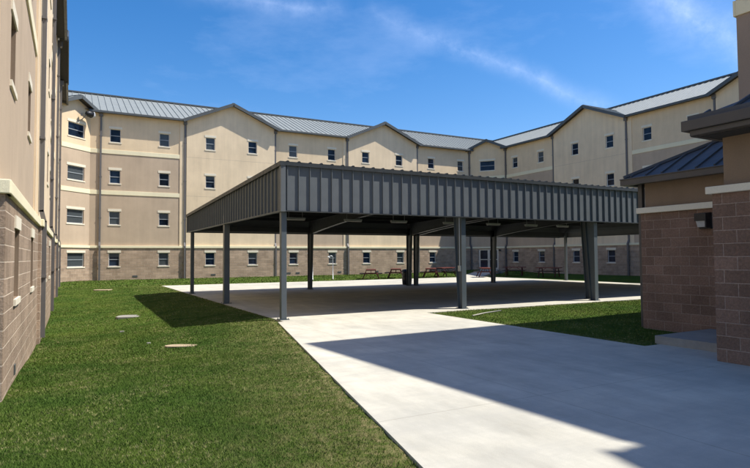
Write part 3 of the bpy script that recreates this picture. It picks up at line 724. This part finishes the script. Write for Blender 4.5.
# frames: columns + tapered rafters
RY = 27.05; FYc = 14.30
frames = [(4.98, 0), (10.92, 1), (16.95, 1), (17.42, 1), (23.1, 1), (29.25, 0)]
def icol(x, y0, sgn, db, dt, zt, w=.17, flange=.016):
    """tapered I column, outer flange at y0, web going sgn*depth inward"""
    mb = MB(); y1b, y1t = y0 + sgn * db, y0 + sgn * dt
    mb.box(x - w / 2, x + w / 2, min(y0, y0 + sgn * flange), max(y0, y0 + sgn * flange), .015, zt)
    mb.hexa([(x - w / 2, y1b, .015), (x + w / 2, y1b, .015), (x + w / 2, y1b + sgn * flange, .015), (x - w / 2, y1b + sgn * flange, .015), (x - w / 2, y1t, zt), (x + w / 2, y1t, zt), (x + w / 2, y1t + sgn * flange, zt), (x - w / 2, y1t + sgn * flange, zt)])
    a = y0 + sgn * flange
    mb.hexa([(x - .006, a, .015), (x + .006, a, .015), (x + .006, y1b, .015), (x - .006, y1b, .015), (x - .006, a, zt), (x + .006, a, zt), (x + .006, y1t, zt), (x - .006, y1t, zt)])
    o = mb.build('column', 'steel', PV)
    b = MB(); b.box(x - .15, x + .15, min(y0 - sgn * .04, y1b + sgn * .06), max(y0 - sgn * .04, y1b + sgn * .06), .0, .015)
    for dx in (-.1, .1):
        for yy in (y0 - sgn * .015, y1b + sgn * .035): b.tube([(x + dx, yy, .01), (x + dx, yy, .045)], .012, 6)
    b.build('base_plate', 'steel', o)
for x, ty in frames:
    if ty:
        icol(x, FYc + (.62 if x == 17.42 else 0), 1, .22, .42, ZB + .35); icol(x, RY + .38, -1, .22, .42, ZB + .35)
        # rafter
        mb = MB(); n = 10
        yy = [FYc + i * (RY + .38 - FYc) / n for i in range(n + 1)]
        dep = [.34 + .34 * (abs(2 * i / n - 1) ** 1.6) for i in range(n + 1)]
        for i in range(n):
            for (za, zb_, zc, zd, w) in ((rz(yy[i]) - .19, rz(yy[i + 1]) - .19, rz(yy[i]) - .19 - dep[i], rz(yy[i + 1]) - .19 - dep[i + 1], .006),):
                mb.hexa([(x - w, yy[i], zc), (x + w, yy[i], zc), (x + w, yy[i + 1], zd), (x - w, yy[i + 1], zd), (x - w, yy[i], za), (x + w, yy[i], za), (x + w, yy[i + 1], zb_), (x - w, yy[i + 1], zb_)])
            for zz0, zz1 in ((rz(yy[i]) - .19, rz(yy[i + 1]) - .19), (rz(yy[i]) - .19 - dep[i], rz(yy[i + 1]) - .19 - dep[i + 1])):
                mb.bar((x, yy[i], zz0), (x, yy[i + 1], zz1), .16, .014)
        mb.build('rafter', 'steel_shade', PV)
    else:
        for y, w in ((FYc + .07, .15), (20.6, .20), (RY + .1, .15)):
            mb = MB(); mb.box(x - w / 2, x + w / 2, y - w / 2, y + w / 2, .015, ZB + .3); o = mb.build('column', 'steel', PV, bevel=.008)
            b = MB(); b.box(x - w / 2 - .06, x + w / 2 + .06, y - w / 2 - .06, y + w / 2 + .06, 0, .014)
            for dx in (-1, 1):
                for dy in (-1, 1): b.tube([(x + dx * (w / 2 + .035), y + dy * (w / 2 + .035), .01), (x + dx * (w / 2 + .035), y + dy * (w / 2 + .035), .05)], .012, 6)
            b.build('base_plate', 'steel', o)
        mb = MB(); mb.box(x - .035, x + .035, FYc, RY + .1, ZB + .3, ZB + .5); mb.build('end_beam', 'steel', PV)
mb = MB(); mb.box(PX0 + .06, PX1 - .06, FYc + .02, FYc + .12, ZB + .02, ZB + .30); mb.build('front_beam', 'steel', PV)
mb = MB(); mb.box(PX0 + .06, PX1 - .06, RY + .20, RY + .32, ZB + .02, ZB + .30); mb.build('rear_beam', 'steel_shade', PV)
# socket box on the second front column
mb = MB(); mb.box(10.78, 10.835, FYc + .02, FYc + .14, 1.18, 1.36); mb.tube([(10.80, FYc + .06, 1.36), (10.80, FYc + .06, 2.95)], .014, 8); mb.build('socket_box', 'galv', PV)
# strip lights
names = ['nearest the left front corner of the pavilion', 'second from the left under the pavilion roof', 'third from the left under the pavilion roof', 'fourth from the left, just left of the thick front column',
         'fifth from the left, just right of the thick front column', 'sixth from the left under the pavilion roof', 'farthest right under the pavilion roof']
for nm, x in zip(names, (8.2, 10.86, 13.2, 16.1, 18.75, 21.3, 23.6)):
    s_ = thing('strip_light', 'white strip light ' + nm, 'light', (x, 22.1, 3.25), 'strip lights hung under the pavilion roof')
    mb = MB(); mb.box(x - .42, x + .42, 22.04, 22.16, 3.25, 3.31); mb.build('housing', 'galv', s_)
    mb = MB(); mb.hexa([(x - .40, 22.03, 3.25), (x + .40, 22.03, 3.25), (x + .40, 22.17, 3.25), (x - .40, 22.17, 3.25), (x - .40, 22.06, 3.20), (x + .40, 22.06, 3.20), (x + .40, 22.14, 3.20), (x - .40, 22.14, 3.20)][::-1]); mb.build('lens', 'lens', s_)
    for dx in (-.3, .3):
        mb = MB(); mb.tube([(x + dx, 22.1, 3.3), (x + dx, 22.1, rz(22.1) - .02)], .008, 6); mb.build('hanger', 'galv', s_)

# ================================================================== PICNIC TABLES, DRUM, SMALL THINGS
def bar_obj(parts, name, mat, par, bev=0):
    mb = MB()
    for a, b, w, h in parts: mb.bar(a, b, w, h)
    return mb.build(name, mat, par, local=True, bevel=bev)
def picnic_table(x, y, rz_, label, topmat='redtop', legmat='red'):
    t = bpy.data.objects.new('picnic_table', None); COL.objects.link(t); t.location = (x, y, max(lawnz(x, y), 0) if in_pave(x, y) else lawnz(x, y)); t.rotation_euler = (0, 0, R(rz_))
    tag(t, label, 'picnic table', 'picnic tables behind the pavilion')
    L_ = 1.83
    mb = MB()
    for k in range(5): mb.box(-L_ / 2, L_ / 2, -.37 + k * .15, -.37 + k * .15 + .138, .72, .755)
    mb.box(-L_ / 2, L_ / 2, -.375, .375, .70, .72); mb.build('tabletop', topmat, t, local=True)
    for s in (-1, 1):
        mb = MB()
        for k in range(2): mb.box(-L_ / 2, L_ / 2, s * .70 + (-.14 + k * .145), s * .70 + (-.14 + k * .145) + .135, .44, .475)
        mb.build('bench_seat', topmat if topmat == 'redtop2' else 'black', t, local=True)
    for s in (-1, 1):
        xx = s * .62; mb = MB()
        pts = [(xx, -.62, .03), (xx, -.42, .45), (xx, -.34, .69), (xx, .34, .69), (xx, .42, .45), (xx, .62, .03)]
        mb.tube(pts, .042, 8); mb.tube([(xx, -.82, .43), (xx, .82, .43)], .03, 8); mb.build('leg_frame', legmat, t, local=True)
    mb = MB(); mb.tube([(-.62, 0, .43), (.62, 0, .43)], .022, 8); mb.tube([(-.62, 0, .43), (-.2, 0, .7)], .018, 6); mb.tube([(.62, 0, .43), (.2, 0, .7)], .018, 6); mb.build('brace', legmat, t, local=True)
    return t
picnic_table(19.75, 37.2, 62, 'dark red picnic table seen end-on behind the pavilion, left of another end-on table')
picnic_table(22.15, 37.6, 57, 'dark red picnic table seen end-on, between its twin and the black trash drum')
picnic_table(25.2, 37.3, 52, 'picnic table on the grass just right of the rear pavilion columns')
picnic_table(27.0, 37.9, 20, 'picnic table with faded pink top, left of the thick front column, on the grass')
picnic_table(28.75, 34.9, 60, 'picnic table on the pavement left of the rear column, before the double door walk')
picnic_table(32.0, 35.2, -48, 'long red-topped picnic table on shaded grass right of the rear pavilion column')
picnic_table(32.2, 31.6, -62, 'red picnic table at the right, beside the paving edge near the right wing')

dm = thing('trash_drum', 'black trash drum standing by the rear pavilion columns', 'trash can', (17.3, 28.1, 0))
mb = MB(); c0 = (17.3, 28.1)
mb.tube([(c0[0], c0[1], z) for z in (.02, .06, .28, .30, .32, .56, .58, .60, .80)], [.24, .27, .285, .295, .285, .29, .30, .29, .295], 20); mb.build('barrel', 'black', dm, smooth=True)
mb = MB(); mb.tube([(c0[0], c0[1], .78), (c0[0], c0[1], .83), (c0[0], c0[1], .90), (c0[0], c0[1], .92)], [.315, .315, .26, .14], 20); mb.build('lid', 'black', dm, smooth=True)

def pipe_post(x, y, hgt, label):
    t = thing('pipe_post', label, 'post', (x, y, 0), 'thin pale posts on the grass strip')
    z0 = lawnz(x, y) - .05
    mb = MB(); mb.tube([(x, y, z0), (x, y, hgt - .12), (x - .03, y, hgt - .03), (x - .12, y, hgt), (x - .32, y, hgt - .03)], .028, 8); mb.build('pipe', 'galv', t, smooth=True)
    mb = MB(); mb.tube([(x - .28, y, hgt + .02), (x - .34, y, hgt - .1)], [.05, .09], 10); mb.build('head', 'lens', t, smooth=True)
    mb = MB(); mb.tube([(x, y, z0), (x, y, z0 + .12)], [.09, .07], 10); mb.build('foot', 'conc2', t)
pipe_post(15.4, 38.0, 2.0, 'taller pale gooseneck post on the grass, left of the ground floor window')
pipe_post(17.0, 38.0, 1.75, 'shorter pale gooseneck post on the grass, right of the ground floor window')

def flat_slab(x, y, w, d, ang, label, mat='conc2', h=.035, name='cover_slab', cat='cover slab', seed=0):
    z = lawnz(x, y); rs = random.Random(seed); n = 14; mb = MB(); pts = []
    for k in range(n):
        t = 2 * math.pi * k / n; sq = 1 / max(abs(math.cos(t)), abs(math.sin(t))); sq = 1 + (sq - 1) * .75; r = 1 + rs.uniform(-.06, .06)
        pts.append((x + (w / 2 * math.cos(t) * math.cos(ang) - d / 2 * math.sin(t) * math.sin(ang)) * sq * r, y + (w / 2 * math.cos(t) * math.sin(ang) + d / 2 * math.sin(t) * math.cos(ang)) * sq * r))
    mb.poly([(a, b, z + h) for a, b in pts])
    for k in range(n): a, b = pts[k], pts[(k + 1) % n]; mb.poly([(a[0], a[1], z - .05), (b[0], b[1], z - .05), (b[0], b[1], z + h), (a[0], a[1], z + h)])
    return tag(mb.build(name, mat), label, cat)
flat_slab(1.78, 19.8, .95, .75, -.3, 'pale grey flat cover slab in the lawn touching the pavilion shadow', 'conc2', .02, seed=2)
flat_slab(1.95, 11.75, .62, .30, -.5, 'sandy bare flat slab in the middle of the left lawn', 'soil', .02, seed=3)
flat_slab(1.55, 33.6, .9, .75, -.3, 'far sandy slab in the lawn near the rear wing', 'soil', .03, seed=4)
flat_slab(1.48, 12.9, .08, .05, 0, 'small pale stone in the lawn beyond the sandy slab', 'conc2', .025, 'stone', 'stone', 5)
flat_slab(1.2, 16.2, .11, .06, 0, 'small pale stone in the lawn near the grey cover slab', 'conc2', .03, 'stone', 'stone', 6)
pp = MB(); pp.tube([(9.78, 12.45, .015), (10.5, 12.8, .02), (11.4, 13.15, .015)], .018, 8); tag(pp.build('pipe', 'conc2', smooth=True), 'thin white pipe lying on the grass right of the path', 'pipe')

# ================================================================== SKY, SUN, CAMERA
sunv = Vector((.57, -.29, 1.0)).normalized()     # towards the sun
W = bpy.data.worlds.new('World'); S.world = W; W.use_nodes = True; nt = W.node_tree; nt.nodes.clear()
out = nt.nodes.new('ShaderNodeOutputWorld'); bg = nt.nodes.new('ShaderNodeBackground'); sky = nt.nodes.new('ShaderNodeTexSky')
sky.sky_type = 'NISHITA'; sky.sun_disc = False; sky.sun_elevation = math.asin(sunv.z); sky.sun_rotation = math.atan2(sunv.x, sunv.y)
sky.air_density = 1.0; sky.dust_density = .6; sky.ozone_density = 3.0; sky.altitude = 100
bg.inputs['Strength'].default_value = .122
tc = nt.nodes.new('ShaderNodeTexCoord').outputs['Generated']
def wmix(f, a, b): 
    n = nt.nodes.new('ShaderNodeMix'); n.data_type = 'RGBA'; L(nt, f, n.inputs[0]); L(nt, a, n.inputs[6]); n.inputs[7].default_value = b; return n.outputs[2]
CAM = dict(f=562.04, pitch=.040848, roll=-.0066828, yaw=.495753)
def cambasis():
    cy, sy = math.cos(CAM['yaw']), math.sin(CAM['yaw']); cp, sp = math.cos(CAM['pitch']), math.sin(CAM['pitch'])
    fw = Vector((sy * cp, cy * cp, sp)); rt = Vector((cy, -sy, 0)); up = rt.cross(fw); cr, sr = math.cos(CAM['roll']), math.sin(CAM['roll'])
    return rt * cr + up * sr, -rt * sr + up * cr, fw
crt, cup, cfw = cambasis()
# cirrus streaks: fixed compass directions of two long wisps
def wisp(d0, d1, width, amt, sc):
    d0 = Vector(d0).normalized(); d1 = Vector(d1).normalized(); nrm = d0.cross(d1).normalized(); mid = (d0 + d1).normalized(); half = d0.angle(d1) / 2
    dn = nt.nodes.new('ShaderNodeVectorMath'); dn.operation = 'DOT_PRODUCT'; L(nt, tc, dn.inputs[0]); dn.inputs[1].default_value = nrm
    al = nt.nodes.new('ShaderNodeVectorMath'); al.operation = 'DOT_PRODUCT'; L(nt, tc, al.inputs[0]); al.inputs[1].default_value = mid
    ns = noise(nt, tc, 5, 5, .6); off = mathn(nt, 'ADD', dn.outputs['Value'], mathn(nt, 'MULTIPLY', mathn(nt, 'SUBTRACT', ns, .5), width * 1.6))
    a = mapr(nt, mathn(nt, 'ABSOLUTE', off), 0, width, 1, 0)
    b_ = mapr(nt, al.outputs['Value'], math.cos(half * 1.35), math.cos(half * .6), 0, 1)
    det = mapr(nt, noise(nt, stretch(nt, tc, (1, 1, 1)), sc, 8, .7), .35, .7, .15, 1)
    sq = mathn(nt, 'MULTIPLY', a, a)
    return mathn(nt, 'MULTIPLY', mathn(nt, 'MULTIPLY', mathn(nt, 'MULTIPLY', sq, b_), det), amt)
D1 = (.378, .8335, .403); 
def pixdir(x, y): return cfw + crt * ((x - 375) / CAM['f']) + cup * ((234 - y) / CAM['f'])
f1 = wisp(tuple(round(v, 4) for v in pixdir(395, 22)), tuple(round(v, 4) for v in pixdir(650, 130)), .032, .27, 16)
f2 = wisp(tuple(round(v, 4) for v in pixdir(640, -20)), tuple(round(v, 4) for v in pixdir(760, 60)), .06, .5, 12)
f3 = wisp(tuple(round(v, 4) for v in pixdir(180, -8)), tuple(round(v, 4) for v in pixdir(330, 8)), .035, .30, 12)
soft = mapr(nt, noise(nt, stretch(nt, tc, (1.2, 1.2, 3.5)), 2.2, 7, .62), .5, .8, 0, .16)
c = sky.outputs[0]
hs_ = nt.nodes.new('ShaderNodeHueSaturation'); hs_.inputs['Saturation'].default_value = 1.37; L(nt, c, hs_.inputs['Color']); c = hs_.outputs[0]
tn = nt.nodes.new('ShaderNodeMix'); tn.data_type = 'RGBA'; tn.blend_type = 'MULTIPLY'; tn.inputs[0].default_value = 1; L(nt, c, tn.inputs[6]); tn.inputs[7].default_value = (1.05, .935, .97, 1); c = tn.outputs[2]
for f in (soft, f1, f2, f3): c = wmix(f, c, (5.6, 6.6, 9.0, 1))
L(nt, c, bg.inputs['Color']); L(nt, bg.outputs[0], out.inputs[0])

sl = bpy.data.lights.new('sun', 'SUN'); sl.energy = 4.7; sl.angle = R(.55); sl.color = (1, .965, .88)
so = bpy.data.objects.new('sun', sl); COL.objects.link(so); so.location = (20, -10, 40); so.rotation_euler = sunv.to_track_quat('Z', 'Y').to_euler()

cd = bpy.data.cameras.new('camera'); cam = bpy.data.objects.new('camera', cd); COL.objects.link(cam)
cd.sensor_width = 36; cd.lens = CAM['f'] / 750 * 36; cd.clip_end = 4000; cd.clip_start = .05
cam.matrix_world = Matrix.Translation((0, 0, 1.65)) @ Matrix((crt, cup, -cfw)).transposed().to_4x4()
S.camera = cam
S.view_settings.view_transform = 'Standard'; S.view_settings.look = 'None'; S.view_settings.gamma = 1; S.view_settings.exposure = 0.58
S.cycles.max_bounces = 6
